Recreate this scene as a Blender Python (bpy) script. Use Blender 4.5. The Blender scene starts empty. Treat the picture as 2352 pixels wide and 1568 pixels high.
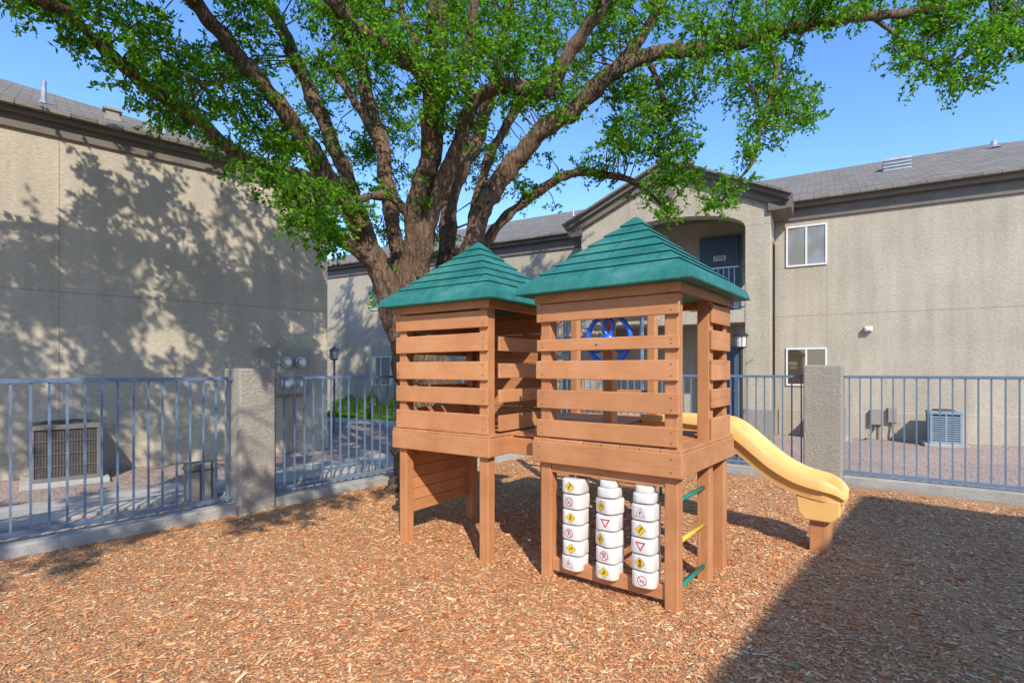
import bpy, math, random
import numpy as np
from mathutils import Vector, Matrix, noise
random.seed(7); rng=np.random.default_rng(7)
R=math.radians
scene=bpy.context.scene
COL=scene.collection

# ------------------------------------------------------------------ helpers
def frame(x,y,ang_deg,z=0.0):
    return Matrix.Translation((x,y,z))@Matrix.Rotation(R(ang_deg),4,'Z')
I4=Matrix.Identity(4)
WM={}
def add(obj,M=I4,parent=None,label=None,cat=None,group=None,kind=None):
    COL.objects.link(obj); WM[obj.name]=M.copy()
    if parent is not None:
        obj.parent=parent; obj.matrix_basis=WM[parent.name].inverted()@M
    else: obj.matrix_basis=M
    if label: obj["label"]=label
    if cat: obj["category"]=cat
    if group: obj["group"]=group
    if kind: obj["kind"]=kind
    return obj
def empty(name,M,**k):
    o=bpy.data.objects.new(name,None); o.empty_display_size=.2
    return add(o,M,**k)
class MB:
    def __init__(s): s.v=[];s.f=[];s.m=[]
    def poly(s,pts,mi=0):
        n=len(s.v); s.v+= [tuple(p) for p in pts]; s.f.append(tuple(range(n,n+len(pts)))); s.m.append(mi)
    def box(s,x0,x1,y0,y1,z0,z1,mi=0,T=None):
        n=len(s.v)
        P=[(x0,y0,z0),(x1,y0,z0),(x1,y1,z0),(x0,y1,z0),(x0,y0,z1),(x1,y0,z1),(x1,y1,z1),(x0,y1,z1)]
        if T is not None: P=[tuple(T@Vector(p)) for p in P]
        s.v+=P
        for f in [(0,3,2,1),(4,5,6,7),(0,1,5,4),(1,2,6,5),(2,3,7,6),(3,0,4,7)]:
            s.f.append(tuple(n+i for i in f)); s.m.append(mi)
    def prism(s,pts,a,axis='z',b=None,mi=0,T=None):
        def mk(p,h):
            q={'z':(p[0],p[1],h),'y':(p[0],h,p[1]),'x':(h,p[0],p[1])}[axis]
            return tuple(T@Vector(q)) if T is not None else q
        n=len(s.v);k=len(pts)
        s.v+=[mk(p,a) for p in pts]+[mk(p,b) for p in pts]
        s.f.append(tuple(n+i for i in range(k))); s.f.append(tuple(n+k+i for i in reversed(range(k)))); s.m+=[mi,mi]
        for i in range(k):
            j=(i+1)%k; s.f.append((n+i,n+k+i,n+k+j,n+j)); s.m.append(mi)
    def tube(s,path,rad,n=8,mi=0,cap=True,jit=0.0):
        path=[Vector(p) for p in path]
        if not hasattr(rad,'__len__'): rad=[rad]*len(path)
        base=len(s.v)
        pu=None
        for i,p in enumerate(path):
            d=(path[min(i+1,len(path)-1)]-path[max(i-1,0)]).normalized()
            if pu is None:
                a=Vector((1,0,0)) if abs(d.x)<.8 else Vector((0,1,0))
                pu=(a-d*a.dot(d)).normalized()
            else: pu=(pu-d*pu.dot(d)).normalized()
            w=d.cross(pu)
            for k in range(n):
                t=2*math.pi*k/n
                r=rad[i]
                if jit:
                    q=p+(pu*math.cos(t)+w*math.sin(t))*r
                    r*=1+jit*noise.noise(Vector((q.x*9,q.y*9,q.z*3)))+jit*.4*noise.noise(Vector((q.x*24,q.y*24,q.z*9)))
                s.v.append(tuple(p+(pu*math.cos(t)+w*math.sin(t))*r))
        for i in range(len(path)-1):
            for k in range(n):
                a=base+i*n+k;b=base+i*n+(k+1)%n
                s.f.append((a,b,b+n,a+n)); s.m.append(mi)
        if cap:
            s.f.append(tuple(base+k for k in reversed(range(n)))); s.m.append(mi)
            e=base+(len(path)-1)*n
            s.f.append(tuple(e+k for k in range(n))); s.m.append(mi)
    def make(s,name,mats,M=I4,parent=None,bevel=0,smooth=False,fix=True,**k):
        me=bpy.data.meshes.new(name); me.from_pydata(s.v,[],s.f)
        if not isinstance(mats,(list,tuple)): mats=[mats]
        for m in mats: me.materials.append(m)
        me.polygons.foreach_set("material_index",s.m)
        if smooth: me.polygons.foreach_set("use_smooth",[True]*len(s.f))
        if fix:
            import bmesh
            bm=bmesh.new(); bm.from_mesh(me); bmesh.ops.recalc_face_normals(bm,faces=bm.faces); bm.to_mesh(me); bm.free()
        me.update()
        o=bpy.data.objects.new(name,me); add(o,M,parent,**k)
        if bevel:
            b=o.modifiers.new("bevel",'BEVEL'); b.width=bevel; b.segments=2; b.limit_method='ANGLE'; b.angle_limit=R(40)
        return o
def bigmesh(name,verts,fsize,mats,M=I4,parent=None,faces=None,**k):
    me=bpy.data.meshes.new(name)
    nv=len(verts); nf=len(faces)
    me.vertices.add(nv); me.vertices.foreach_set("co",verts.astype(np.float32).ravel())
    me.loops.add(nf*fsize); me.loops.foreach_set("vertex_index",faces.astype(np.int32).ravel())
    me.polygons.add(nf); me.polygons.foreach_set("loop_start",np.arange(nf,dtype=np.int32)*fsize)
    me.polygons.foreach_set("loop_total",np.full(nf,fsize,dtype=np.int32))
    me.update(calc_edges=True)
    for m in mats: me.materials.append(m)
    o=bpy.data.objects.new(name,me); return add(o,M,parent,**k)

# ------------------------------------------------------------------ materials
def newmat(name):
    m=bpy.data.materials.new(name); m.use_nodes=True; nt=m.node_tree
    return m,nt,nt.nodes["Principled BSDF"]
def N(nt,t,**k):
    n=nt.nodes.new(t)
    for a,b in k.items():
        if a in n.inputs: n.inputs[a].default_value=b
        else: setattr(n,a,b)
    return n
def ramp(nt,stops):
    r=nt.nodes.new('ShaderNodeValToRGB'); e=r.color_ramp.elements
    while len(e)<len(stops): e.new(.5)
    for i,(p,c) in enumerate(stops):
        e[i].position=p; e[i].color=(c[0],c[1],c[2],1)
    return r
def coords(nt,scale=(1,1,1)):
    tc=nt.nodes.new('ShaderNodeTexCoord'); mp=nt.nodes.new('ShaderNodeMapping'); mp.inputs['Scale'].default_value=scale
    nt.links.new(tc.outputs['Object'],mp.inputs['Vector']); return mp.outputs['Vector']
def noisemat(name,c1,c2,scale=5,rough=.8,bump=.0,bscale=40,stretch=(1,1,1),dist=.02,c3=None,detail=6,spec=.3,metal=0,fine=.0):
    m,nt,b=newmat(name); L=nt.links
    v=coords(nt,stretch)
    n=N(nt,'ShaderNodeTexNoise',Scale=scale,Detail=detail,Roughness=.6); L.new(v,n.inputs['Vector'])
    st=[(.3,c1),(.7,c2)] if c3 is None else [(.28,c1),(.5,c2),(.72,c3)]
    r=ramp(nt,st); L.new(n.outputs['Fac'],r.inputs['Fac'])
    out=r.outputs['Color']
    n2=N(nt,'ShaderNodeTexNoise',Scale=bscale,Detail=5,Roughness=.65); L.new(v,n2.inputs['Vector'])
    if fine:
        mr=N(nt,'ShaderNodeMapRange'); mr.inputs[3].default_value=1-fine; mr.inputs[4].default_value=1+fine
        mr.inputs[1].default_value=.3; mr.inputs[2].default_value=.7
        L.new(n2.outputs['Fac'],mr.inputs[0])
        mx=N(nt,'ShaderNodeVectorMath',operation='MULTIPLY'); L.new(out,mx.inputs[0]); L.new(mr.outputs[0],mx.inputs[1]); out=mx.outputs[0]
    L.new(out,b.inputs['Base Color'])
    b.inputs['Roughness'].default_value=rough; b.inputs['Specular IOR Level'].default_value=spec; b.inputs['Metallic'].default_value=metal
    if bump:
        bp=N(nt,'ShaderNodeBump',Strength=bump,Distance=dist); L.new(n2.outputs['Fac'],bp.inputs['Height']); L.new(bp.outputs['Normal'],b.inputs['Normal'])
    return m
def stucco(name,c,dark=.85,sc=16,bd=.016):
    m,nt,b=newmat(name); L=nt.links
    v=coords(nt)
    n=N(nt,'ShaderNodeTexNoise',Scale=.7,Detail=8,Roughness=.65); L.new(v,n.inputs['Vector'])
    r=ramp(nt,[(.3,[x*dark for x in c]),(.7,[x*1.06 for x in c])]); L.new(n.outputs['Fac'],r.inputs['Fac'])
    v2=coords(nt,(1,1,2.0))
    n2=N(nt,'ShaderNodeTexNoise',Scale=sc,Detail=6,Roughness=.65,Distortion=.6); L.new(v2,n2.inputs['Vector'])
    mr=N(nt,'ShaderNodeMapRange'); mr.inputs[1].default_value=.35; mr.inputs[2].default_value=.65; mr.inputs[3].default_value=.86; mr.inputs[4].default_value=1.05
    L.new(n2.outputs['Fac'],mr.inputs[0])
    mx=N(nt,'ShaderNodeVectorMath',operation='MULTIPLY'); L.new(r.outputs['Color'],mx.inputs[0]); L.new(mr.outputs[0],mx.inputs[1])
    v3=coords(nt,(3,3,.25)); n3=N(nt,'ShaderNodeTexNoise',Scale=1.6,Detail=5); L.new(v3,n3.inputs['Vector'])
    mr3=N(nt,'ShaderNodeMapRange'); mr3.inputs[1].default_value=.35; mr3.inputs[2].default_value=.6; mr3.inputs[3].default_value=.9; mr3.inputs[4].default_value=1.02; L.new(n3.outputs['Fac'],mr3.inputs[0])
    mx3=N(nt,'ShaderNodeVectorMath',operation='MULTIPLY'); L.new(mx.outputs[0],mx3.inputs[0]); L.new(mr3.outputs[0],mx3.inputs[1])
    L.new(mx3.outputs[0],b.inputs['Base Color']); b.inputs['Roughness'].default_value=.95; b.inputs['Specular IOR Level'].default_value=.15
    bp=N(nt,'ShaderNodeBump',Strength=.9,Distance=bd); L.new(n2.outputs['Fac'],bp.inputs['Height']); L.new(bp.outputs['Normal'],b.inputs['Normal'])
    return m
def wood(name,st):
    m,nt,b=newmat(name); L=nt.links
    v=coords(nt,st)
    n=N(nt,'ShaderNodeTexNoise',Scale=14,Detail=7,Roughness=.65,Distortion=1.2); L.new(v,n.inputs['Vector'])
    v0=coords(nt)
    n0=N(nt,'ShaderNodeTexNoise',Scale=2.3,Detail=7,Roughness=.65); L.new(v0,n0.inputs['Vector'])
    r=ramp(nt,[(.3,(.47,.205,.088)),(.52,(.575,.265,.118)),(.72,(.64,.32,.16))]); L.new(n0.outputs['Fac'],r.inputs['Fac'])
    mr=N(nt,'ShaderNodeMapRange'); mr.inputs[1].default_value=.28; mr.inputs[2].default_value=.46; mr.inputs[3].default_value=.74; mr.inputs[4].default_value=1.02
    L.new(n.outputs['Fac'],mr.inputs[0])
    mx=N(nt,'ShaderNodeVectorMath',operation='MULTIPLY'); L.new(r.outputs['Color'],mx.inputs[0]); L.new(mr.outputs[0],mx.inputs[1])
    geo=N(nt,'ShaderNodeNewGeometry'); mr2=N(nt,'ShaderNodeMapRange'); mr2.inputs[3].default_value=.86; mr2.inputs[4].default_value=1.08
    L.new(geo.outputs['Random Per Island'],mr2.inputs[0])
    mx2=N(nt,'ShaderNodeVectorMath',operation='MULTIPLY'); L.new(mx.outputs[0],mx2.inputs[0]); L.new(mr2.outputs[0],mx2.inputs[1])
    n4=N(nt,'ShaderNodeTexNoise',Scale=38,Detail=4,Roughness=.7); L.new(v0,n4.inputs['Vector'])
    r4=ramp(nt,[(.25,(.55,.5,.45)),(.35,(1,1,1))]); L.new(n4.outputs['Fac'],r4.inputs['Fac'])
    mx4=N(nt,'ShaderNodeVectorMath',operation='MULTIPLY'); L.new(mx2.outputs[0],mx4.inputs[0]); L.new(r4.outputs['Color'],mx4.inputs[1])
    L.new(mx4.outputs[0],b.inputs['Base Color']); b.inputs['Roughness'].default_value=.65; b.inputs['Specular IOR Level'].default_value=.2
    bp=N(nt,'ShaderNodeBump',Strength=.5,Distance=.006); L.new(n.outputs['Fac'],bp.inputs['Height']); L.new(bp.outputs['Normal'],b.inputs['Normal'])
    return m
WX=wood("painted_wood_x",(.07,1,1)); WY=wood("painted_wood_y",(1,.07,1)); WZ=wood("painted_wood_z",(1,1,.07))
STL=stucco("stucco_tan",(.55,.485,.38)); STR=stucco("stucco_beige",(.50,.445,.35)); STP=stucco("stucco_grey",(.47,.44,.37),sc=30,bd=.03)
STJ=stucco("stucco_joint",(.40,.35,.28)); PLI=stucco("stucco_plinth",(.33,.31,.28))
TRIM=noisemat("trim_paint",(.15,.125,.105),(.20,.17,.145),3,.7,.2,60)
CONC=noisemat("concrete",(.36,.35,.33),(.48,.46,.43),3,.9,.4,60,fine=.1)
KERB=noisemat("kerb_concrete",(.33,.33,.31),(.44,.44,.41),4,.9,.5,50,fine=.12)
BLUE=noisemat("blue_fence_paint",(.12,.19,.28),(.16,.235,.33),6,.5,.1,80,spec=.4)
def tealmat():
    m,nt,b=newmat("teal_plastic"); L=nt.links; v=coords(nt)
    n=N(nt,'ShaderNodeTexNoise',Scale=3.5,Detail=8,Roughness=.7); L.new(v,n.inputs['Vector'])
    r=ramp(nt,[(.28,(.015,.12,.11)),(.5,(.03,.19,.17)),(.68,(.075,.26,.235)),(.8,(.22,.36,.32))]); L.new(n.outputs['Fac'],r.inputs['Fac'])
    n4=N(nt,'ShaderNodeTexNoise',Scale=55,Detail=3,Roughness=.7); L.new(v,n4.inputs['Vector'])
    mr=N(nt,'ShaderNodeMapRange'); mr.inputs[1].default_value=.3; mr.inputs[2].default_value=.6; mr.inputs[3].default_value=.85; mr.inputs[4].default_value=1.08; L.new(n4.outputs['Fac'],mr.inputs[0])
    mx=N(nt,'ShaderNodeVectorMath',operation='MULTIPLY'); L.new(r.outputs['Color'],mx.inputs[0]); L.new(mr.outputs[0],mx.inputs[1])
    L.new(mx.outputs[0],b.inputs['Base Color']); b.inputs['Roughness'].default_value=.6; b.inputs['Specular IOR Level'].default_value=.3
    bp=N(nt,'ShaderNodeBump',Strength=.35,Distance=.006); L.new(n4.outputs['Fac'],bp.inputs['Height']); L.new(bp.outputs['Normal'],b.inputs['Normal'])
    return m
TEAL=tealmat()
TEALD=noisemat("teal_joint_shade",(.006,.07,.065),(.01,.09,.085),5,.6)
YEL=noisemat("yellow_plastic",(.82,.47,.15),(.90,.56,.21),3,.45,.05,30,spec=.4)
WHITE=noisemat("white_plastic",(.66,.66,.64),(.80,.80,.79),9,.35,.05,20,spec=.5)
SYEL=noisemat("sign_yellow",(.75,.52,.02),(.80,.57,.03),8,.5)
SBLK=noisemat("sign_black",(.015,.015,.015),(.03,.03,.03),8,.5)
SRED=noisemat("sign_red",(.55,.03,.05),(.62,.05,.07),8,.5)
SGRN=noisemat("sign_green",(.02,.3,.08),(.03,.35,.1),8,.5)
GREENM=noisemat("green_metal",(.01,.20,.14),(.02,.26,.18),6,.4)
YELM=noisemat("yellow_metal",(.75,.5,.05),(.8,.55,.07),6,.4)
BLUEP=noisemat("blue_plastic",(.01,.12,.66),(.02,.16,.76),6,.3,spec=.5)
WFRM=noisemat("white_frame",(.66,.66,.64),(.78,.78,.76),8,.5)
ACM=noisemat("unit_metal",(.13,.125,.115),(.19,.18,.165),5,.5,.1,40,spec=.4)
ACD=noisemat("unit_grille",(.05,.045,.04),(.10,.09,.08),20,.6)
UTIL=noisemat("utility_box_paint",(.27,.255,.21),(.34,.315,.265),4,.6)
UTIG=noisemat("utility_box_grey",(.17,.17,.155),(.22,.215,.20),4,.6)
DOOR=noisemat("door_blue",(.07,.115,.175),(.09,.14,.21),4,.45)
BLK=noisemat("black_metal",(.02,.02,.022),(.04,.04,.045),8,.4,spec=.5)
GRYM=noisemat("grey_lamp_metal",(.12,.13,.14),(.20,.21,.22),8,.4,spec=.5)
METAL=noisemat("galvanised_metal",(.35,.35,.35),(.5,.5,.5),8,.4,metal=.6)
LAMPG=noisemat("lamp_glass",(.6,.62,.62),(.75,.76,.74),6,.2)
GRASS=noisemat("grass_green",(.05,.14,.02),(.12,.28,.04),9,.9,.8,90,c3=(.16,.32,.05))
def gravel(name,a,b_,c,sc=38):
    m,nt,b=newmat(name); L=nt.links; v=coords(nt)
    vo=N(nt,'ShaderNodeTexVoronoi',Scale=sc); L.new(v,vo.inputs['Vector'])
    sep=N(nt,'ShaderNodeSeparateColor'); L.new(vo.outputs['Color'],sep.inputs[0])
    r=ramp(nt,[(0,a),(.5,b_),(1,c)]); L.new(sep.outputs[0],r.inputs['Fac'])
    mr=N(nt,'ShaderNodeMapRange'); mr.inputs[1].default_value=0; mr.inputs[2].default_value=.7; mr.inputs[3].default_value=1.05; mr.inputs[4].default_value=.6
    L.new(vo.outputs['Distance'],mr.inputs[0])
    mx=N(nt,'ShaderNodeVectorMath',operation='MULTIPLY'); L.new(r.outputs['Color'],mx.inputs[0]); L.new(mr.outputs[0],mx.inputs[1])
    n=N(nt,'ShaderNodeTexNoise',Scale=.6,Detail=4); L.new(v,n.inputs['Vector'])
    mr3=N(nt,'ShaderNodeMapRange'); mr3.inputs[1].default_value=.3; mr3.inputs[2].default_value=.7; mr3.inputs[3].default_value=.85; mr3.inputs[4].default_value=1.1; L.new(n.outputs['Fac'],mr3.inputs[0])
    mx2=N(nt,'ShaderNodeVectorMath',operation='MULTIPLY'); L.new(mx.outputs[0],mx2.inputs[0]); L.new(mr3.outputs[0],mx2.inputs[1])
    L.new(mx2.outputs[0],b.inputs['Base Color']); b.inputs['Roughness'].default_value=.9
    bp=N(nt,'ShaderNodeBump',Strength=.8,Distance=.012); bp.invert=True; L.new(vo.outputs['Distance'],bp.inputs['Height']); L.new(bp.outputs['Normal'],b.inputs['Normal'])
    return m
GRAV=gravel("pink_gravel",(.36,.26,.22),(.52,.39,.33),(.64,.53,.47))
MULB=gravel("mulch_bed",(.54,.24,.10),(.68,.37,.17),(.78,.52,.28),75)
def chipmat():
    m,nt,b=newmat("wood_chip"); L=nt.links
    geo=N(nt,'ShaderNodeNewGeometry')
    r=ramp(nt,[(0,(.46,.15,.065)),(.2,(.62,.25,.105)),(.5,(.74,.385,.17)),(.8,(.80,.50,.25)),(1,(.88,.72,.47))]); L.new(geo.outputs['Random Per Island'],r.inputs['Fac'])
    v=coords(nt); n=N(nt,'ShaderNodeTexNoise',Scale=1.1,Detail=6,Roughness=.65); L.new(v,n.inputs['Vector'])
    mr3=ramp(nt,[(.32,(.86,.74,.66)),(.68,(1.0,1.0,1.0))]); L.new(n.outputs['Fac'],mr3.inputs[0])
    mx2=N(nt,'ShaderNodeVectorMath',operation='MULTIPLY'); L.new(r.outputs['Color'],mx2.inputs[0]); L.new(mr3.outputs[0],mx2.inputs[1])
    L.new(mx2.outputs[0],b.inputs['Base Color']); b.inputs['Roughness'].default_value=.9; b.inputs['Specular IOR Level'].default_value=.1
    return m
CHIP=chipmat()
def shingle(name,c):
    m,nt,b=newmat(name); L=nt.links; v=coords(nt)
    br=N(nt,'ShaderNodeTexBrick',Scale=1.0); br.inputs['Brick Width'].default_value=.3; br.inputs['Row Height'].default_value=.14; br.inputs['Mortar Size'].default_value=.008
    br.inputs['Color1'].default_value=(*[x*.8 for x in c],1); br.inputs['Color2'].default_value=(*[x*1.2 for x in c],1); br.inputs['Mortar'].default_value=(*[x*.45 for x in c],1)
    L.new(v,br.inputs['Vector'])
    n=N(nt,'ShaderNodeTexNoise',Scale=60,Detail=3); L.new(v,n.inputs['Vector'])
    mr=N(nt,'ShaderNodeMapRange'); mr.inputs[1].default_value=.3; mr.inputs[2].default_value=.7; mr.inputs[3].default_value=.8; mr.inputs[4].default_value=1.2; L.new(n.outputs['Fac'],mr.inputs[0])
    mx=N(nt,'ShaderNodeVectorMath',operation='MULTIPLY'); L.new(br.outputs['Color'],mx.inputs[0]); L.new(mr.outputs[0],mx.inputs[1])
    L.new(mx.outputs[0],b.inputs['Base Color']); b.inputs['Roughness'].default_value=.95
    bp=N(nt,'ShaderNodeBump',Strength=.6,Distance=.02); L.new(br.outputs['Fac'],bp.inputs['Height']); bp.invert=True; L.new(bp.outputs['Normal'],b.inputs['Normal'])
    return m
SHIN=shingle("roof_shingle",(.195,.172,.142))
def blinds(name,c1,c2,scale=9,d='Z'):
    m,nt,b=newmat(name); L=nt.links; v=coords(nt)
    w=N(nt,'ShaderNodeTexWave',Scale=scale); w.bands_direction=d; L.new(v,w.inputs['Vector'])
    r=ramp(nt,[(.3,c1),(.6,c2)]); L.new(w.outputs['Fac'],r.inputs['Fac']); L.new(r.outputs['Color'],b.inputs['Base Color'])
    b.inputs['Roughness'].default_value=.04; b.inputs['Specular IOR Level'].default_value=1.0
    return m
BLN=blinds("window_blind_light",(.22,.225,.21),(.26,.265,.25),9,'Z'); BLD=blinds("window_blind_dark",(.02,.014,.01),(.12,.09,.065),7)
def bark():
    m,nt,b=newmat("bark"); L=nt.links; v=coords(nt,(1,1,.3))
    n=N(nt,'ShaderNodeTexNoise',Scale=30,Detail=8,Roughness=.75,Distortion=1.0); L.new(v,n.inputs['Vector'])
    r=ramp(nt,[(.38,(.035,.02,.012)),(.49,(.18,.11,.065)),(.68,(.40,.29,.185))]); L.new(n.outputs['Fac'],r.inputs['Fac'])
    L.new(r.outputs['Color'],b.inputs['Base Color']); b.inputs['Roughness'].default_value=.95
    bp=N(nt,'ShaderNodeBump',Strength=1,Distance=.05); L.new(n.outputs['Fac'],bp.inputs['Height']); L.new(bp.outputs['Normal'],b.inputs['Normal'])
    return m
BARK=bark()
def leafmat(name,cols,tr=.4):
    m=bpy.data.materials.new(name); m.use_nodes=True; nt=m.node_tree; L=nt.links; nt.nodes.clear()
    out=N(nt,'ShaderNodeOutputMaterial'); geo=N(nt,'ShaderNodeNewGeometry')
    r=ramp(nt,[(i/(len(cols)-1),c) for i,c in enumerate(cols)]); L.new(geo.outputs['Random Per Island'],r.inputs['Fac'])
    d=N(nt,'ShaderNodeBsdfDiffuse'); t=N(nt,'ShaderNodeBsdfTranslucent')
    L.new(r.outputs['Color'],d.inputs['Color'])
    mu=N(nt,'ShaderNodeVectorMath',operation='MULTIPLY'); L.new(r.outputs['Color'],mu.inputs[0]); mu.inputs[1].default_value=(1.9,1.8,.6); L.new(mu.outputs[0],t.inputs['Color'])
    a=N(nt,'ShaderNodeMixShader'); a.inputs[0].default_value=tr; L.new(d.outputs[0],a.inputs[1]); L.new(t.outputs[0],a.inputs[2])
    L.new(a.outputs[0],out.inputs['Surface']); return m
LEAF=leafmat("leaf",[(.035,.13,.012),(.075,.22,.016),(.13,.32,.022),(.22,.43,.035)])
HEDGE=leafmat("hedge_leaf",[(.03,.09,.012),(.07,.17,.02),(.11,.24,.03)])
DRY=leafmat("dry_leaf",[(.35,.22,.10),(.55,.38,.18),(.66,.52,.30),(.12,.22,.04)],.1)

# ------------------------------------------------------------------ world, sun, camera
SE=R(38); tdir=Vector((-.24,.97,0)).normalized()*math.cos(SE); tdir.z=-math.sin(SE)
w=bpy.data.worlds.new("World"); scene.world=w; w.use_nodes=True; nt=w.node_tree
bg=nt.nodes['Background']; sky=nt.nodes.new('ShaderNodeTexSky'); sky.sky_type='NISHITA'; sky.sun_disc=False
sky.sun_elevation=SE; sky.sun_rotation=math.atan2(-tdir.x,-tdir.y); sky.air_density=1.0; sky.dust_density=.3; sky.ozone_density=3.5
hs=nt.nodes.new('ShaderNodeHueSaturation'); hs.inputs['Hue'].default_value=.508; hs.inputs['Saturation'].default_value=1.17; hs.inputs['Value'].default_value=2.15
nt.links.new(sky.outputs[0],hs.inputs['Color']); nt.links.new(hs.outputs[0],bg.inputs['Color']); bg.inputs['Strength'].default_value=.15
sl=bpy.data.lights.new("sun",'SUN'); sl.energy=5.0; sl.angle=R(.53); sl.color=(1,.91,.78)
so=bpy.data.objects.new("sun",sl); COL.objects.link(so); so.rotation_euler=tdir.to_track_quat('-Z','Y').to_euler(); so.location=(5,-10,12)
cd=bpy.data.cameras.new("camera"); cd.sensor_width=36; cd.lens=36*1216/2352; cd.shift_x=-24/2352; cd.shift_y=66/2352; cd.clip_end=1500; cd.clip_start=.05
co=bpy.data.objects.new("camera",cd); COL.objects.link(co); co.location=(0,0,1.55); co.rotation_euler=(R(90),0,0); scene.camera=co
scene.view_settings.view_transform='Standard'
try: scene.view_settings.look='None'
except: pass
def S(u,v,d): return Vector(((u-1200)/1216*d,d,1.55-(v-850)/1216*d))   # surveyed point at range d
def inview(c,mar=.45):
    if c[1]<.3: return False
    return -1200/1216*c[1]-mar<c[0]<1152/1216*c[1]+mar and c[2]<1.55+850/1216*c[1]+mar

# ------------------------------------------------------------------ frames
FL=frame(-4.28,4.33,50.56); FR=frame(4.25,7.03,-35.6)
BL=frame(-7.3,7.4,42.0); BR=frame(7.4,12.2,-29.4)
T1=frame(.975,3.32,-37.0); T2=frame(-.27,4.17,-34.0)

# ------------------------------------------------------------------ ground
g=MB(); g.poly([(-400,-400,0),(400,-400,0),(400,600,0),(-400,600,0)]); g.make("ground",GRAV,kind="structure",fix=False)
fdir=Vector((.635,.772)); rdir=Vector((.813,-.582)); C=Vector((.2,9.93))
na,nb=260,230
aa=np.linspace(0,15,na); bb=np.linspace(0,13,nb)
A,B=np.meshgrid(aa,bb,indexing='ij')
X=C.x-fdir.x*A+rdir.x*B; Y=C.y-fdir.y*A+rdir.y*B
def und(x,y): return .02+.013*np.sin(x*2.1+1.3*np.sin(y*1.7))*np.cos(y*1.9+.8*np.sin(x*2.9))+.006*np.sin(x*7.3+y*3.1)*np.sin(y*8.7-x*2.)
Z=und(X,Y)
V=np.stack([X.ravel(),Y.ravel(),Z.ravel()],1)
idx=np.arange(na*nb).reshape(na,nb)
F=np.stack([idx[:-1,:-1],idx[1:,:-1],idx[1:,1:],idx[:-1,1:]],-1).reshape(-1,4)
mul=bigmesh("mulch_ground",V,4,[MULB],faces=F,kind="structure")
mul.data.polygons.foreach_set("use_smooth",[True]*len(F))
n=140000
d=rng.uniform(0,1,n)**.9*9.0+1.5; th=rng.uniform(R(-50),R(50),n)
cy=d; cx=np.tan(th)*d*.86
Mi=np.linalg.inv(np.array([[-fdir.x,rdir.x],[-fdir.y,rdir.y]]))
ab=(Mi@np.stack([cx-C.x,cy-C.y]))
ok=(ab[0]>.22)&(ab[1]>.22)&(ab[0]<14.8)&(ab[1]<12.8); cx=cx[ok];cy=cy[ok];n=len(cx)
dd=cy
ln=rng.gamma(1.5,.0085,n)+.006; ln=np.minimum(ln,.075); wd=np.minimum(ln*.6,rng.uniform(.004,.010,n)+ln*.16); hh=rng.uniform(.0008,.0024,n)
ln*=1+.05*dd; wd*=1+.07*dd
yaw=rng.uniform(0,2*np.pi,n); pit=rng.normal(0,.11,n); rol=rng.normal(0,.18,n)
ex=np.stack([np.cos(yaw)*np.cos(pit),np.sin(yaw)*np.cos(pit),np.sin(pit)],1)
ey0=np.stack([-np.sin(yaw),np.cos(yaw),np.zeros(n)],1)
ez0=np.cross(ex,ey0); ey=ey0*np.cos(rol)[:,None]+ez0*np.sin(rol)[:,None]; ez=np.cross(ex,ey)
cz=und(cx,cy)+.002+np.abs(np.sin(pit))*ln*.4+rng.uniform(0,.004,n)
c=np.stack([cx,cy,cz],1)
vs=[]
for sz,tap in ((-1,1),(1,.85)):
    for sx,sy,k in ((-1,-1,1),(1,-1,.6),(1,1,.8),(-1,1,.9)):
        vs.append(c+ex*(sx*ln/2*tap)[:,None]+ey*(sy*wd/2*k*tap)[:,None]+ez*(sz*hh/2)[:,None])
V=np.stack(vs,1).reshape(-1,3)
b0=np.arange(n)*8
F=np.stack([np.stack([b0+i for i in f],1) for f in [(4,5,6,7),(0,1,5,4),(1,2,6,5),(2,3,7,6),(3,0,4,7)]],1).reshape(-1,4)
bigmesh("mulch_chips",V,4,[CHIP],faces=F,kind="stuff",label="loose reddish brown wood chip mulch",cat="mulch")

# walkway and grass
g=MB(); g.box(-6,11.2,1.05,2.15,-.05,.03); g.make("walkway_pavement",CONC,FL,bevel=.01,kind="structure")
g=MB(); g.box(-19,-6.5,-3.4,-2.3,-.05,.026); g.make("pavement",CONC,BR,bevel=.01,kind="structure")
g=MB(); g.poly([(-22,-2.3,.012),(-7,-2.3,.012),(-7,-.5,.012),(-22,-.5,.012)]); g.make("grass_lawn",GRASS,BR,kind="structure",fix=False)
n=16000
gx=rng.uniform(-19,-7,n); gy=rng.uniform(-2.3,-.5,n); a=rng.uniform(0,6.28,n); h=rng.uniform(.04,.09,n); ww=.006
V=np.stack([np.stack([gx-np.cos(a)*ww,gy-np.sin(a)*ww,np.full(n,.01)],1),np.stack([gx+np.cos(a)*ww,gy+np.sin(a)*ww,np.full(n,.01)],1),
   np.stack([gx+rng.normal(0,.02,n),gy+rng.normal(0,.02,n),h],1)],1).reshape(-1,3)
bigmesh("grass_blades",V,3,[HEDGE],M=BR,faces=np.arange(3*n).reshape(-1,3),kind="stuff",label="short green lawn grass",cat="grass")

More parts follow.
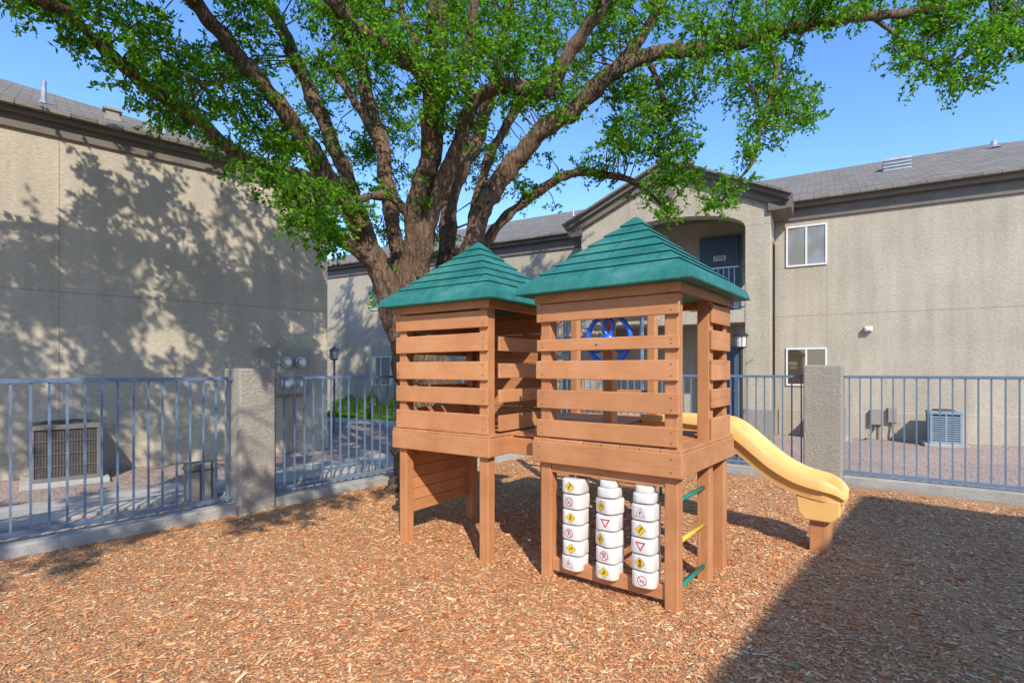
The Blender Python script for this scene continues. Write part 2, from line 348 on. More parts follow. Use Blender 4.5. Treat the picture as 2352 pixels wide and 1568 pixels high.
# ------------------------------------------------------------------ fences, kerbs, pillars
def fence(M,x0,x1,label,z0=.17,z1=1.48,y=.15,sp=.118):
    p=empty("metal_fence",M@Matrix.Translation(((x0+x1)/2,y,.1)),label=label,cat="fence",group="blue metal playground fence panels")
    m=MB(); m.box(x0,x1,y-.019,y+.019,z1-.038,z1); m.make("top_rail",BLUE,M,p,bevel=.003)
    m=MB(); m.box(x0,x1,y-.019,y+.019,z0,z0+.038); m.make("bottom_rail",BLUE,M,p,bevel=.003)
    m=MB(); n=int((x1-x0)/sp); 
    for i in range(n):
        x=x0+(i+.6)*(x1-x0)/n+random.uniform(-.004,.004); m.box(x-.0085,x+.0085,y-.0085,y+.0085,z0+.036,z1-.036)
    o=m.make("pickets",BLUE,M,p)
def pillar(M,x0,x1,y0,y1,h,label):
    m=MB(); m.box(x0,x1,y0,y1,0,h)
    return m.make("fence_pillar",STP,M,bevel=.02,label=label,cat="pillar",group="stucco fence pillars")
inv=FL.inverted(); pc=inv@Vector((-2.98,5.58,0)); px=pc.x; py=pc.y
pillar(FL,px,px+.38,py,py+.40,1.57,"square stucco fence pillar beside the mulch bed")
fy=py+.18
fence(FL,-4.2,px-.0,"blue metal picket fence on a low concrete kerb",y=fy)
invR=FR.inverted()
fl_end=inv@Vector((C.x,C.y,0))
fence(FL,px+.38,fl_end.x,"blue metal picket fence running behind the playhouse",y=fy)
for xa,xb in ((-5.5,px+.002),(px+.378,fl_end.x+.3)):
    m=MB(); m.box(xa,xb,fy-.13,fy+.10,0,.13); m.make("kerb_wall",KERB,FL,bevel=.012,label="low grey concrete kerb wall under the fence",cat="kerb",group="kerb walls under the fence")
rx=(invR@Vector((C.x,C.y,0))).x
pillar(FR,-.46,.0,-.04,.36,1.62,"rough stucco fence pillar behind the slide")
fence(FR,rx+.1,-.46,"blue metal picket fence behind the playhouse",y=.15)
fence(FR,0,5.5,"blue metal picket fence in front of gravel",y=.15)
for xa,xb in ((rx+.1,-.458),(-.002,5.5)):
    m=MB(); m.box(xa,xb,.04,.27,0,.14); m.make("kerb_wall",KERB,FR,bevel=.012,label="low grey concrete kerb wall beside the gravel",cat="kerb",group="kerb walls under the fence")

# ------------------------------------------------------------------ buildings
def window(M,parent,x0,x1,z0,z1,y,pm,label=None):
    m=MB(); t=.04
    m.box(x0,x1,y-.035,y+.01,z0,z0+t); m.box(x0,x1,y-.035,y+.01,z1-t,z1); m.box(x0,x0+t,y-.035,y+.01,z0+t,z1-t); m.box(x1-t,x1,y-.035,y+.01,z0+t,z1-t)
    xm=(x0+x1)/2; m.box(xm-.02,xm+.02,y-.03,y+.01,z0+t,z1-t)
    wnd=m.make("window",WFRM,M,parent,bevel=.004)
    if label: wnd["label"]=label
    m=MB(); m.box(x0+t,xm-.02,y-.012,y+.005,z0+t,z1-t); m.box(xm+.02,x1-t,y-.012,y+.005,z0+t,z1-t); m.make("pane",pm,M,wnd)
    return wnd
def hiproof(M,parent,x0,x1,y0,y1,z,xr0,xr1,yr,zr,name="roof"):
    m=MB(); th=.05
    a=(x0,y0,z);b=(x1,y0,z);c_=(x1,y1,z);d_=(x0,y1,z);p=(xr0,yr,zr);q=(xr1,yr,zr)
    m.v=[a,b,c_,d_,p,q,(x0,y0,z-th),(x1,y0,z-th),(x1,y1,z-th),(x0,y1,z-th)]
    m.f=[(0,1,5,4),(1,2,5),(2,3,4,5),(3,0,4),(6,7,1,0),(7,8,2,1),(8,9,3,2),(9,6,0,3),(9,8,7,6)]; m.m=[0]*9
    return m.make(name,SHIN,M,parent)
# --- left building
bl=empty("apartment_building",BL,label="two storey tan stucco apartment building with dappled wall",cat="building")
m=MB(); m.box(-14,4.63,0,10,0,5.0); m.make("wall",STL,BL,bl,bevel=.02)
m=MB(); m.box(-13.9,4.6,-.003,.01,2.70,2.715); 
for x in (.62,-4.2): m.box(x-.006,x+.006,-.003,.01,.3,2.70); m.box(x-.006,x+.006,-.003,.01,2.715,4.95)
m.make("control_joint",STJ,BL,bl)
m=MB(); m.box(-14,4.64,-.02,.02,0,.38); m.make("plinth",STL,BL,bl,bevel=.01)
m=MB()
for (o,za,zb) in ((.05,4.97,5.17),(.14,5.17,5.24)): m.box(-14-o,4.63+o,-o,10+o,za,zb)
m.make("cornice",TRIM,BL,bl,bevel=.01)
r1=hiproof(BL,bl,-14.3,4.87,-.24,10.24,5.29,-9,-.4,5,7.6)
def pipe(M,parent,x,y,z0,h,r=.05,box=False):
    m=MB()
    if box: m.box(x-.09,x+.09,y-.07,y+.07,z0+.02,z0+h); m.box(x-.13,x+.13,y-.1,y+.1,z0+h,z0+h+.04); m.box(x-.11,x+.11,y-.09,y+.09,z0-.15,z0+.02)
    else:
        m.tube([(x,y,z0-.1),(x,y,z0+h)],r,10); m.tube([(x,y,z0-.02),(x,y,z0+.06)],[r*2.2,r*1.1],10)
    m.make("vent",METAL if not box else UTIL,M,parent)
def rz(y): return 5.29+(y+.24)*(7.6-5.29)/5.24
pipe(BL,r1,.45,.5,rz(.5),.34,.035); pipe(BL,r1,1.3,.8,rz(.8),.12,box=True); pipe(BL,r1,1.75,.4,rz(.4),.30,.03); pipe(BL,r1,1.95,.25,rz(.25),.26,.035)
em=MB(); em.box(3.36,4.22,-.16,-.002,1.1,1.96); em.box(3.40,4.18,-.175,-.16,1.14,1.5); em.box(3.2,3.34,-.12,-.002,.9,1.5)
em.tube([(3.5,-.08,1.1),(3.5,-.08,.0)],.025,8); em.tube([(3.9,-.08,1.1),(3.9,-.08,.0)],.03,8)
e=em.make("electric_meter_panel",UTIL,BL,bevel=.008,label="tan electric meter cabinet with round glass meters on wall",cat="meter")
for i,(x,z) in enumerate(((3.78,1.70),(4.04,1.70),(3.78,1.30),(4.04,1.30))):
    mm=MB(); mm.tube([(x,-.16,z),(x,-.21,z)],.10,20); mm.tube([(x,-.205,z),(x,-.28,z)],[.08,.065],20); mm.tube([(x,-.28,z),(x,-.285,z)],.045,16,mi=1)
    mm.make("meter",[METAL,WHITE],BL,e,smooth=False)
def acunit(M,x,y,s,h,label,mat,sp=.03):
    p=empty("air_conditioner",M@Matrix.Translation((x+s/2,y+s/2,0)),label=label,cat="air conditioner",group="outdoor air conditioner units")
    m=MB(); m.box(x-.1,x+s+.1,y-.1,y+s+.1,0,.07); m.make("pad",CONC,M,p,bevel=.01)
    m=MB(); m.box(x+.02,x+s-.02,y+.02,y+s-.02,.09,h-.05); m.make("coil",ACD,M,p)
    m=MB(); t=.04
    for (a,b) in ((x,y),(x+s-t,y),(x,y+s-t),(x+s-t,y+s-t)): m.box(a,a+t,b,b+t,.08,h-.05)
    m.box(x-.01,x+s+.01,y-.01,y+s+.01,h-.06,h); m.box(x-.005,x+s+.005,y-.005,y+s+.005,.07,.12)
    if mat is ACM:
        k=int(s/sp)
        for i in range(1,k):
            q=x+i*s/k; m.box(q-.003,q+.003,y+.006,y+.02,.12,h-.05); m.box(q-.003,q+.003,y+s-.02,y+s-.006,.12,h-.05)
            q=y+i*s/k; m.box(x+.006,x+.02,q-.003,q+.003,.12,h-.05); m.box(x+s-.02,x+s-.006,q-.003,q+.003,.12,h-.05)
        k2=int(h/.2)
        for i in range(1,k2):
            z=.1+i*(h-.15)/k2; m.box(x,x+s,y+.002,y+.01,z-.004,z+.004); m.box(x+.002,x+.01,y,y+s,z-.004,z+.004)
    else:
        k2=int((h-.2)/.045)
        for i in range(k2):
            z=.14+i*.045; m.box(x+.03,x+s-.03,y+.004,y+.025,z,z+.026); m.box(x+.004,x+.025,y+.03,y+s-.03,z,z+.026); m.box(x+s-.025,x+s-.004,y+.03,y+s-.03,z,z+.026)
        m.box(x+s/2-.015,x+s/2+.015,y,y+.02,.1,h-.05)
    m.make("casing",mat,M,p,bevel=.003)
    m=MB(); m.tube([(x+s/2,y+s/2,h),(x+s/2,y+s/2,h+.03)],[s*.4,s*.33],24); m.make("fan_guard",ACD,M,p)
acunit(BL,.32,-.98,.72,.82,"weathered dark grey air conditioner beside the stucco wall",ACM)
ACB=noisemat("unit_blue_grey",(.20,.28,.34),(.26,.35,.42),6,.5)
acunit(BR,1.48,-.80,.52,.72,"blue grey air conditioner on concrete pad by wall",ACB,.05)
acunit(BR,-.50,-.80,.52,.72,"blue grey air conditioner behind the fence pillar",ACB,.05)
m=MB(); m.box(.52,.74,-.14,-.002,.34,.68); m.tube([(.6,-.07,.34),(.6,-.07,.2),(.5,-.3,.1),(.3,-.45,.05)],.018,8); m.tube([(.68,-.07,.34),(.68,-.07,.02)],.015,8); m.make("electrical_box",UTIL,BR,bevel=.006,label="small tan electrical disconnect box on wall",cat="electrical box",group="electrical boxes on the wall")
m=MB(); m.box(.84,1.0,-.12,-.002,.4,.72); m.tube([(.92,-.07,.4),(.92,-.1,.2),(1.2,-.4,.05)],.018,8)
m.make("electrical_box",UTIL,BR,bevel=.006,label="small tan electrical disconnect box on wall",cat="electrical box",group="electrical boxes on the wall")
m=MB(); m.box(-.15,.15,-.12,.12,0,.36); m.prism([(-.17,.36),(.17,.36),(.14,.45),(-.14,.45)],-.13,'y',.13)
m.make("utility_pedestal",UTIG,frame(-3.86,6.35,50),bevel=.02,label="grey utility pedestal box behind the blue fence",cat="utility box")

# --- right building
br=empty("apartment_building",BR,label="two storey beige stucco apartments with arched gabled entrance",cat="building")
m=MB(); m.box(-1.44,10,0,10,0,5.17); m.box(-20,-5.95,0,10,0,5.17); m.box(-5.95,-1.44,.5,10,0,5.6); m.make("wall",STR,BR,br,bevel=.02)
m=MB(); m.box(-1.40,10,-.003,.01,2.84,2.856); m.box(-20,-6,-.003,.01,2.84,2.856)
for x in (-.33,4.0): m.box(x-.006,x+.006,-.003,.01,.6,2.84); m.box(x-.006,x+.006,-.003,.01,2.856,4.0 if x<0 else 5.1)
m.make("control_joint",STJ,BR,br)
m=MB(); m.box(-1.35,10.02,-.03,.02,0,.62); m.box(-20.02,-6,-.03,.02,0,.62); m.make("plinth",STR,BR,br,bevel=.01)
m=MB()
for (o,za,zb) in ((.05,5.12,5.40),(.20,5.40,5.50)):
    m.box(-1.2,10+o,-o,10+o,za,zb); m.box(-20-o,-6.2,-o,10+o,za,zb)
m.make("cornice",TRIM,BR,br,bevel=.01)
r2=hiproof(BR,br,-20.4,10.4,-.34,10.34,5.55,-15,3.6,5,7.85)
def rz2(y): return 5.55+(y+.34)*(7.85-5.55)/5.34
vx,vy=1.25,2.6; m=MB()
m.prism([(vx-.28,vy-.25),(vx+.28,vy-.25),(vx+.28,vy+.25),(vx-.28,vy+.25)],rz2(vy)-.2,'z',rz2(vy)+.22)
for i in range(4): m.box(vx-.30,vx+.30,vy-.29,vy-.24,rz2(vy)-.12+i*.085,rz2(vy)-.08+i*.085)
m.make("vent",METAL,BR,r2,bevel=.01)
pipe(BR,r2,3.5,3.9,rz2(3.9),.18,.07); pipe(BR,r2,-8.2,3.2,rz2(3.2),.3,.04); pipe(BR,r2,-5.7,3.8,rz2(3.8),.35,.03)
window(BR,br,-1.19,-.33,4.02,4.99,0,BLN,"white framed window with pale blinds")
window(BR,br,-1.19,-.33,1.18,2.08,0,BLD,"window with dark brown blinds")
window(BR,br,-14.9,-13.9,1.0,2.05,0,BLN); window(BR,br,-14.9,-13.9,3.75,4.7,0,BLN)
m=MB(); m.box(.40,.55,-.13,-.002,2.42,2.53); m.box(.42,.53,-.15,-.13,2.44,2.5,mi=1); m.make("wall_lamp",[WFRM,LAMPG],BR,bevel=.006,label="small beige floodlight box on the stucco wall",cat="lamp")
# portico
yf=-1.15
L_,R_=-6.04,-1.44; oL,oR=-5.5,-1.975; cxm=(oL+oR)/2; spring=4.86; rise=.42
arch=[]
for i in range(21):
    t=math.pi*i/20; arch.append((cxm+(oR-oL)/2*math.cos(t),spring+rise*math.sin(t)))
m=MB()
def topz(x): return 6.42-(abs(x+3.74))*(6.42-5.35)/2.3
xs=sorted(set([L_,oL,R_,oR,-3.74]+[a[0] for a in arch]))
def botz(x):
    if x<=oL or x>=oR: return spring-.0
    q=(x-cxm)/((oR-oL)/2); return spring+rise*math.sqrt(max(0,1-q*q))
for i in range(len(xs)-1):
    a,b=xs[i],xs[i+1]
    if b-a<1e-4: continue
    m.prism([(a,botz(a)),(b,botz(b)),(b,topz(b)),(a,topz(a))],yf,'y',yf+.35)
m.make("gable_wall",STR,BR,br)
for xa,xb in ((oR,R_),(L_,oL)):
    m=MB(); m.box(xa,xb,yf,yf+.54,0,spring); cc_=m.make("column",STR,BR,br,bevel=.015)
    m=MB(); m.box(xa-.04,xb+.04,yf-.04,yf+.58,0,.66); m.make("column_plinth",PLI,BR,cc_,bevel=.015)
for xa,xb in ((R_-.3,R_-.003),(L_+.003,L_+.3)):
    m=MB(); m.box(xa,xb,yf+.35,.02,4.6,5.5); m.make("side_beam",STR,BR,br)
m=MB(); m.box(oL-.3,oR+.3,yf+.1,.5,2.72,2.92); m.box(oL-.3,oR+.3,yf+.02,yf+.1,2.66,2.95,mi=1); m.make("landing",[CONC,STR],BR,br)
m=MB(); 
ap=(-3.74,6.62)
for sgn,xe in ((1,-1.02),(-1,-6.46)):
    p0=Vector((ap[0],0,ap[1])); p1=Vector((xe,0,5.38)); dn=(p1-p0).normalized(); up=Vector((-dn.z,0,dn.x)); 
    if up.z<0: up=-up
    for (o0,o1,ya,yb,mi) in ((-.26,-.08,yf-.10,yf+.02,1),(-.10,.0,yf-.2,yf-.02,1),(.0,.05,yf-.3,4.2,0)):
        q=[p0+up*o0,p1+up*o0,p1+up*o1,p0+up*o1]
        m.prism([(k.x,k.z) for k in q],ya,'y',yb,mi=mi)
    m.box(min(xe,xe-sgn*.12),max(xe,xe-sgn*.12),yf+.0,-.2,5.16,5.36,mi=1)
    m.box(min(xe-sgn*.46,xe-sgn*.10),max(xe-sgn*.46,xe-sgn*.10),yf-.1,-.1,5.12,5.30,mi=1)
m.make("gable_roof",[SHIN,TRIM],BR,br)
Td=Matrix.Translation((-3.80,yf-.03,5.86))@Matrix.Rotation(R(45),4,'Y')
m=MB(); m.box(-.24,.24,-.02,.03,-.24,.24,T=Td); m.box(-.19,.19,-.035,-.02,-.19,.19,mi=1,T=Td); m.make("gable_vent",[STR,TRIM],BR,br)
def doorobj(x0,x1,z0,z1,y):
    m=MB(); m.box(x0-.07,x1+.07,y-.05,y,z0,z1+.07); f=m.make("door",DOOR,BR,br,bevel=.005)
    m=MB(); m.box(x0,x1,y-.08,y-.052,z0+.01,z1)
    w_=(x1-x0)
    for zz0,zz1 in ((.2,.8),(.95,1.5),(1.6,1.9)):
        for k in (0,1): m.box(x0+.1+k*(w_/2-.03),x0+w_/2-.07+k*(w_/2-.03),y-.092,y-.08,z0+zz0,z0+zz1)
    m.make("door_leaf",DOOR,BR,f,bevel=.004)
    m=MB(); m.tube([(x1-.08,y-.08,z0+1.0),(x1-.08,y-.13,z0+1.0)],[.015,.03],12); m.make("handle",METAL,BR,f)
    return f
dd_=doorobj(-3.22,-2.32,2.93,5.0,.495); doorobj(-3.22,-2.32,.02,2.1,.495); doorobj(-5.4,-4.5,2.93,5.0,.495)
m=MB(); m.box(-2.93,-2.62,.385,.400,4.42,4.55); sgn=m.make("number_plate",WFRM,BR,dd_)
cu=bpy.data.curves.new("digits",'FONT'); cu.body="F202"; cu.size=.12; cu.align_x='CENTER'; cu.align_y='CENTER'; cu.extrude=.002
to=bpy.data.objects.new("tmp",cu); COL.objects.link(to); dg=bpy.context.evaluated_depsgraph_get(); tm=bpy.data.meshes.new_from_object(to.evaluated_get(dg)); bpy.data.objects.remove(to)
tm.materials.clear(); tm.materials.append(SBLK)
tob=bpy.data.objects.new("unit_number",tm); add(tob,BR@Matrix.Translation((-2.775,.380,4.485))@Matrix.Rotation(R(90),4,'X'),dd_)
def rail(name,M,parent,p0,p1,h,sp=.12):
    p0=Vector(p0);p1=Vector(p1); m=MB(); n=max(2,int((p1-p0).length/sp))
    m.tube([p0+Vector((0,0,h)),p1+Vector((0,0,h))],.02,6); m.tube([p0+Vector((0,0,.1)),p1+Vector((0,0,.1))],.015,6)
    for i in range(n+1):
        q=p0.lerp(p1,i/n); m.tube([q+Vector((0,0,.1)),q+Vector((0,0,h))],.009,4)
    return m.make(name,BLUE,M,parent)
rail("railing",BR,br,(oL+.02,yf+.2,2.93),(oR-.02,yf+.2,2.93),1.05)
st=empty("staircase",BR@Matrix.Translation((-6,-1.8,0)),label="outdoor concrete stairs with blue metal railings",cat="stairs")
m=MB(); ns=16
for i in range(ns):
    m.box(-9.3+i*.27,-9.3+i*.27+.30,-2.5,-1.4,.18*i+.04,.18*i+.14)
m.box(-9.3+ns*.27,oL+1.6,-2.5,-1.3,2.78,2.9)
m.make("steps",CONC,BR,st)
rail("stair_railing",BR,st,(-9.2,-2.5,.1),(-4.98,-2.5,2.9),.95); rail("stair_railing",BR,st,(-9.2,-1.42,.1),(-4.98,-1.42,2.9),.95)
rail("landing_railing",BR,st,(-4.98,-2.5,2.9),(oL+1.6,-2.5,2.9),1.0)
for xx in (-4.9,-4.0):
    m=MB(); m.tube([(xx,-2.45,0),(xx,-2.45,2.8)],.05,8); m.make("stair_post",BLUE,BR,st)

# --- building across the play area that throws the broad shadow
sh=5.3/math.tan(SE); sd=Vector((.24,-.97)).normalized()*sh
BB=frame(4.12+sd.x,6.45+sd.y,50.0)
bb_=empty("apartment_building",BB,label="two storey beige stucco apartment building across the play area",cat="building")
m=MB(); m.box(-22,-.35,-9.6,-.35,0,5.0); m.make("wall",STR,BB,bb_)
hiproof(BB,bb_,-22.4,0,-10,0,5.32,-17,-5,-5,7.0)
for i in range(5): window(BB@Matrix.Rotation(math.pi,4,'Z'),bb_,2+i*3.6,3.1+i*3.6,3.4,4.4,.35-.0,BLN)

# ------------------------------------------------------------------ lamps
def streetlamp(x,y,h,mat,label,r=.035):
    M=frame(x,y,20); p=empty("street_lamp",M,label=label,cat="lamp",group="path lamps")
    m=MB(); m.tube([(0,0,0),(0,0,.12)],[.1,.06],12); m.tube([(0,0,.1),(0,0,h-.33)],r,10); m.make("pole",mat,M,p)
    m=MB(); m.tube([(0,0,h-.33),(0,0,h-.29)],[.04,.11],8)
    for k in range(6):
        a=k*math.pi/3; m.tube([(.085*math.cos(a),.085*math.sin(a),h-.3),(.105*math.cos(a),.105*math.sin(a),h-.1)],.007,4)
    m.tube([(0,0,h-.1),(0,0,h-.08),(0,0,h)],[.13,.13,.03],12); m.tube([(0,0,h),(0,0,h+.04)],.012,6)
    m.make("lamp_head",mat,M,p)
    m=MB(); m.tube([(0,0,h-.29),(0,0,h-.1)],[.085,.10],12); m.make("lamp_glass",LAMPG,M,p)
streetlamp(-4.62,13.0,2.12,GRYM,"grey lantern path lamp beside the walkway",.025)
streetlamp(3.92,9.5,2.26,BLK,"black lantern path lamp near the building entrance")

# hedge
def leafverts(p,L,W,dirs=None):
    n=len(p)
    a=rng.normal(size=(n,3)) if dirs is None else dirs+rng.normal(size=(n,3))*.7
    a/=np.linalg.norm(a,axis=1)[:,None]
    q=rng.normal(size=(n,3)); q[:,2]*=.5; s=np.cross(a,q); s/=np.linalg.norm(s,axis=1)[:,None]; u=np.cross(s,a)
    l=L*rng.uniform(.65,1.25,n)[:,None]; w_=W*rng.uniform(.7,1.2,n)[:,None]
    v=np.stack([p,p+a*l*.5+s*w_*.5+u*w_*.12,p+a*l-u*l*.08,p+a*l*.5-s*w_*.5+u*w_*.12],1).reshape(-1,3)
    return v,np.arange(4*n).reshape(-1,4)
def shrub(M,rx_,ry_,rz_,n,label):
    p=rng.normal(size=(n,3)); p/=np.linalg.norm(p,axis=1)[:,None]; p*=rng.uniform(.6,1,n)[:,None]**.5
    p[:,2]=np.abs(p[:,2]); p*=np.array([rx_,ry_,rz_]); p*=(1+.15*np.sin(p[:,0]*7+p[:,1]*5))[:,None]
    v,f=leafverts(p,.06,.035); return bigmesh("shrub",v,4,[HEDGE],M=M,faces=f,label=label,cat="bush",group="green shrubs along the wall")
for i,x in enumerate((-15.6,-14.5,-13.3,-12.1,-10.9,-9.8)):
    shrub(BR@Matrix.Translation((x,-.55,0)),.6,.45,.62+.1*(i%2),1500,"clipped green shrub against the shaded wall")
# fallen dry leaves on the mulch
n=2600
la=rng.uniform(.25,10,n); lb=np.concatenate([rng.uniform(.3,9,n//2),np.abs(rng.normal(0,1.4,n-n//2))+5.0]); 
la[:600]=np.abs(rng.normal(0,.8,600))+.35
lx=C.x-fdir.x*la+rdir.x*lb; ly=C.y-fdir.y*la+rdir.y*lb
lp=np.stack([lx,ly,und(lx,ly)+.012],1)
th_=rng.uniform(0,6.28,n); ax=np.stack([np.cos(th_),np.sin(th_),rng.normal(0,.15,n)],1); sx_=np.stack([-np.sin(th_),np.cos(th_),rng.normal(0,.25,n)],1)
l=rng.uniform(.03,.06,n)[:,None]; w_=l*.42
V=np.stack([lp,lp+ax*l*.5+sx_*w_*.5,lp+ax*l,lp+ax*l*.5-sx_*w_*.5],1).reshape(-1,3)
bigmesh("fallen_leaves",V,4,[DRY],faces=np.arange(4*n).reshape(-1,4),kind="stuff",label="scattered dry fallen leaves on the mulch",cat="leaves")

# ------------------------------------------------------------------ tree
tree=empty("tree",Matrix.Translation((-1.15,7.1,0)),label="large multi stemmed broadleaf tree with rough brown bark",cat="tree")
def cat(pts,n=7):
    out=[]
    P=[Vector(p) for p in pts]; P=[P[0]*2-P[1]]+P+[P[-1]*2-P[-2]]
    for i in range(1,len(P)-2):
        for k in range(n):
            t=k/n; a,b,c_,d_=P[i-1],P[i],P[i+1],P[i+2]
            out.append(.5*((2*b)+(c_-a)*t+(2*a-5*b+4*c_-d_)*t*t+(3*b-a-3*c_+d_)*t**3))
    out.append(P[-2]); return out
limbs=[ # (u,v,d,width px)
 [(995,1120,7.1,190),(990,1000,7.1,150),(985,880,7.1,120),(980,790,7.1,90),(978,720,7.1,60)],
 [(960,900,7.1,80),(925,760,7.0,64),(888,650,6.9,54),(832,540,6.8,46),(750,400,6.6,42),(668,275,6.3,39),(565,150,6.0,36),(450,10,5.7,31),(330,-130,5.4,25)],
 [(930,740,7.0,34),(868,600,7.1,34),(815,460,7.2,34),(755,310,7.2,33),(700,180,7.2,30),(640,50,7.1,27),(560,-110,7.0,22)],
 [(900,650,6.9,28),(830,580,6.7,31),(745,520,6.4,31),(660,435,6.1,30),(560,370,5.8,29),(440,262,5.4,29),(330,190,5.1,27),(210,95,4.8,25),(120,10,4.5,22),(-60,-60,4.3,20),(-300,-120,4.2,14)],
 [(935,740,7.3,42),(915,580,7.4,34),(893,450,7.5,32),(865,310,7.7,34),(835,190,7.8,32),(805,90,7.9,27),(790,-60,8.0,21)],
 [(955,760,6.9,68),(950,600,6.8,54),(965,470,6.6,48),(990,360,6.4,45),(988,250,6.2,43),(975,180,6.0,38),(900,110,5.7,33),(800,45,5.4,30),(700,-70,5.1,23)],
 [(980,400,6.4,30),(1000,300,6.3,34),(1010,200,6.1,31),(1000,90,5.9,28),(985,-60,5.7,23)],
 [(960,640,6.8,42),(990,500,6.6,37),(1045,350,6.3,34),(1095,235,6.1,32),(1180,198,5.9,31),(1250,212,5.7,31),(1300,140,5.6,31),(1380,20,5.4,29),(1440,-100,5.2,23)],
 [(1095,235,6.1,25),(1060,180,6.0,24),(1080,80,5.9,24),(1110,-60,5.8,19)],
 [(940,490,6.8,21),(900,455,6.6,20),(850,455,6.4,19),(790,470,6.2,16),(720,440,6.0,10)],
 [(1000,760,7.4,50),(1025,600,7.5,40),(1035,450,7.6,34),(1085,330,7.7,32),(1120,250,7.8,28),(1150,120,7.9,24),(1180,-50,8,19)],
 [(1010,760,7.2,56),(1075,570,7.2,47),(1135,430,7.1,43),(1220,330,7.0,41),(1320,240,6.9,39),(1400,175,6.8,38),(1480,130,6.8,33),(1600,110,6.7,30),(1740,85,6.7,27),(1900,50,6.6,24),(2100,25,6.5,19),(2300,-10,6.4,14),(2420,-60,6.4,9)],
 [(1400,175,6.8,28),(1450,110,6.8,25),(1500,40,6.9,22),(1560,-80,7.0,17)],
 [(1040,720,7.5,28),(1115,560,7.6,22),(1200,465,7.6,20),(1290,410,7.5,18),(1400,402,7.4,15),(1480,440,7.3,11),(1530,490,7.2,8)],
 [(1740,85,6.7,16),(1790,160,6.6,11),(1750,280,6.5,9),(1730,370,6.5,8),(1680,430,6.5,7),(1640,480,6.5,5)],
 [(1480,130,6.8,14),(1520,220,6.9,11),(1560,320,7.0,9),(1590,400,7.0,6)],
 [(2000,35,6.6,12),(2080,100,6.5,9),(2160,170,6.4,6)],
 [(735,130,7.5,18),(800,200,7.6,18),(860,330,7.6,18)],
 [(1060,640,7.9,28),(1110,400,8.1,23),(1180,260,8.3,20),(1300,120,8.5,17),(1400,-40,8.6,14)],
 [(565,150,6.0,20),(480,190,5.9,14),(380,150,5.8,10),(300,60,5.7,7)],
 [(975,180,6.0,22),(940,60,6.2,18),(900,-60,6.4,14)],
]
tm_=MB(); LP=[]
for L in limbs:
    pts=[S(u,v,d_) for u,v,d_,w_ in L]; rad=[w_/1216*d_/2 for u,v,d_,w_ in L]
    p=cat([ (q.x,q.y,q.z) for q in pts],12)
    rr=[x.x for x in cat([(r_,0,0) for r_ in rad],12)]
    p=[q+Vector((noise.noise(q*1.7),noise.noise(q*1.7+Vector((9,0,0))),noise.noise(q*1.7+Vector((0,9,0)))))*.06 for q in p]
    tm_.tube(p,[max(.004,r_) for r_ in rr],16,jit=.42); LP+=[(q,r_) for q,r_ in zip(p,rr)]
def limb3(P3,r0,r1):  # limbs out of view; overhead and left ones added for their shade
    p=cat(P3,8); tm_.tube(p,[r0+(r1-r0)*i/len(p) for i in range(len(p))],10,jit=.3); LP.extend([(q,.05) for q in p])
limb3([tuple(S(450,10,5.7)),(-3.2,4.2,6.0),(-2.6,2.6,6.0),(-2.0,1.0,5.9),(-1.6,-.8,5.6)],.08,.02)
limb3([tuple(S(330,-130,5.4)),(-4.9,4.7,6.6),(-6.2,4.0,6.5),(-7.5,3.0,6.0)],.10,.03)
limb3([tuple(S(120,10,4.5)),(-4.9,4.2,5.0),(-5.9,3.9,5.4),(-7.2,3.2,6.0)],.07,.03)
limb3([tuple(S(700,-70,5.1)),(-2.9,6.0,6.8),(-3.5,7.0,8.4),(-4.2,8.0,10)],.10,.03)
limb3([tuple(S(1000,90,5.9)),(-.9,6.6,7.0),(-.6,7.4,9),(-.4,8,11)],.12,.03)
limb3([tuple(S(790,-60,8.0)),(-2.9,8.6,8.6),(-3.2,9.3,10)],.09,.03)
limb3([tuple(S(1560,-80,7.0)),(2.4,7.4,7.8),(2.6,7.8,9.6)],.09,.03)
CL=[]
def reg(u,v,d,ru,rv,rd,n,rad=.34,dens=1.0):
    k=0
    while k<n:
        a=rng.uniform(-1,1,3)
        if (a**2).sum()>1: continue
        p_=S(u+a[0]*ru,v+a[1]*rv,d+a[2]*rd); CL.append((np.array(p_),rad*rng.uniform(.6,1.25),dens)); k+=1
reg(760,0,6.5,360,110,1.3,50,.28); reg(1200,0,7.0,420,130,1.3,58,.3); reg(1650,-10,6.8,380,90,1.2,42,.3)
reg(500,190,6.4,140,120,1.0,34,.28); reg(620,320,6.6,90,60,.7,14,.28)
reg(720,470,5.9,65,70,.5,20,.22); reg(755,560,6.1,25,25,.3,4,.18)
reg(850,230,8.4,160,150,.8,32,.3); reg(870,420,8.6,80,100,.6,12,.3)
reg(800,120,5.6,140,90,.4,14,.22)
reg(1070,170,5.7,150,110,.5,24,.24); reg(1250,140,7.4,180,110,1.0,27,.3)
reg(1140,360,8.6,80,110,.6,14,.28); reg(960,540,8.8,120,60,.5,8,.28)
reg(1490,250,7.2,100,110,.9,30,.28); reg(1430,340,7.1,50,60,.5,8,.24); reg(1560,330,7.0,45,70,.5,9,.24)
reg(1680,150,6.8,160,100,1.0,30,.28); reg(1760,260,6.6,60,90,.4,13,.24); reg(1860,240,6.5,40,55,.3,7,.2)
reg(2080,30,6.5,220,50,.7,24,.28); reg(2180,110,6.4,130,55,.5,15,.26); reg(2190,185,6.4,60,25,.3,6,.2); reg(2340,60,6.3,70,90,.5,12,.28)
reg(1560,410,7.1,90,30,.4,9,.22); reg(1640,460,6.6,40,40,.3,5,.18); reg(1540,500,7.1,40,22,.2,3,.18)
reg(250,15,5.2,160,40,.8,11,.24); reg(50,0,4.6,50,22,.4,3,.18); reg(340,130,5.3,90,65,.6,11,.24)
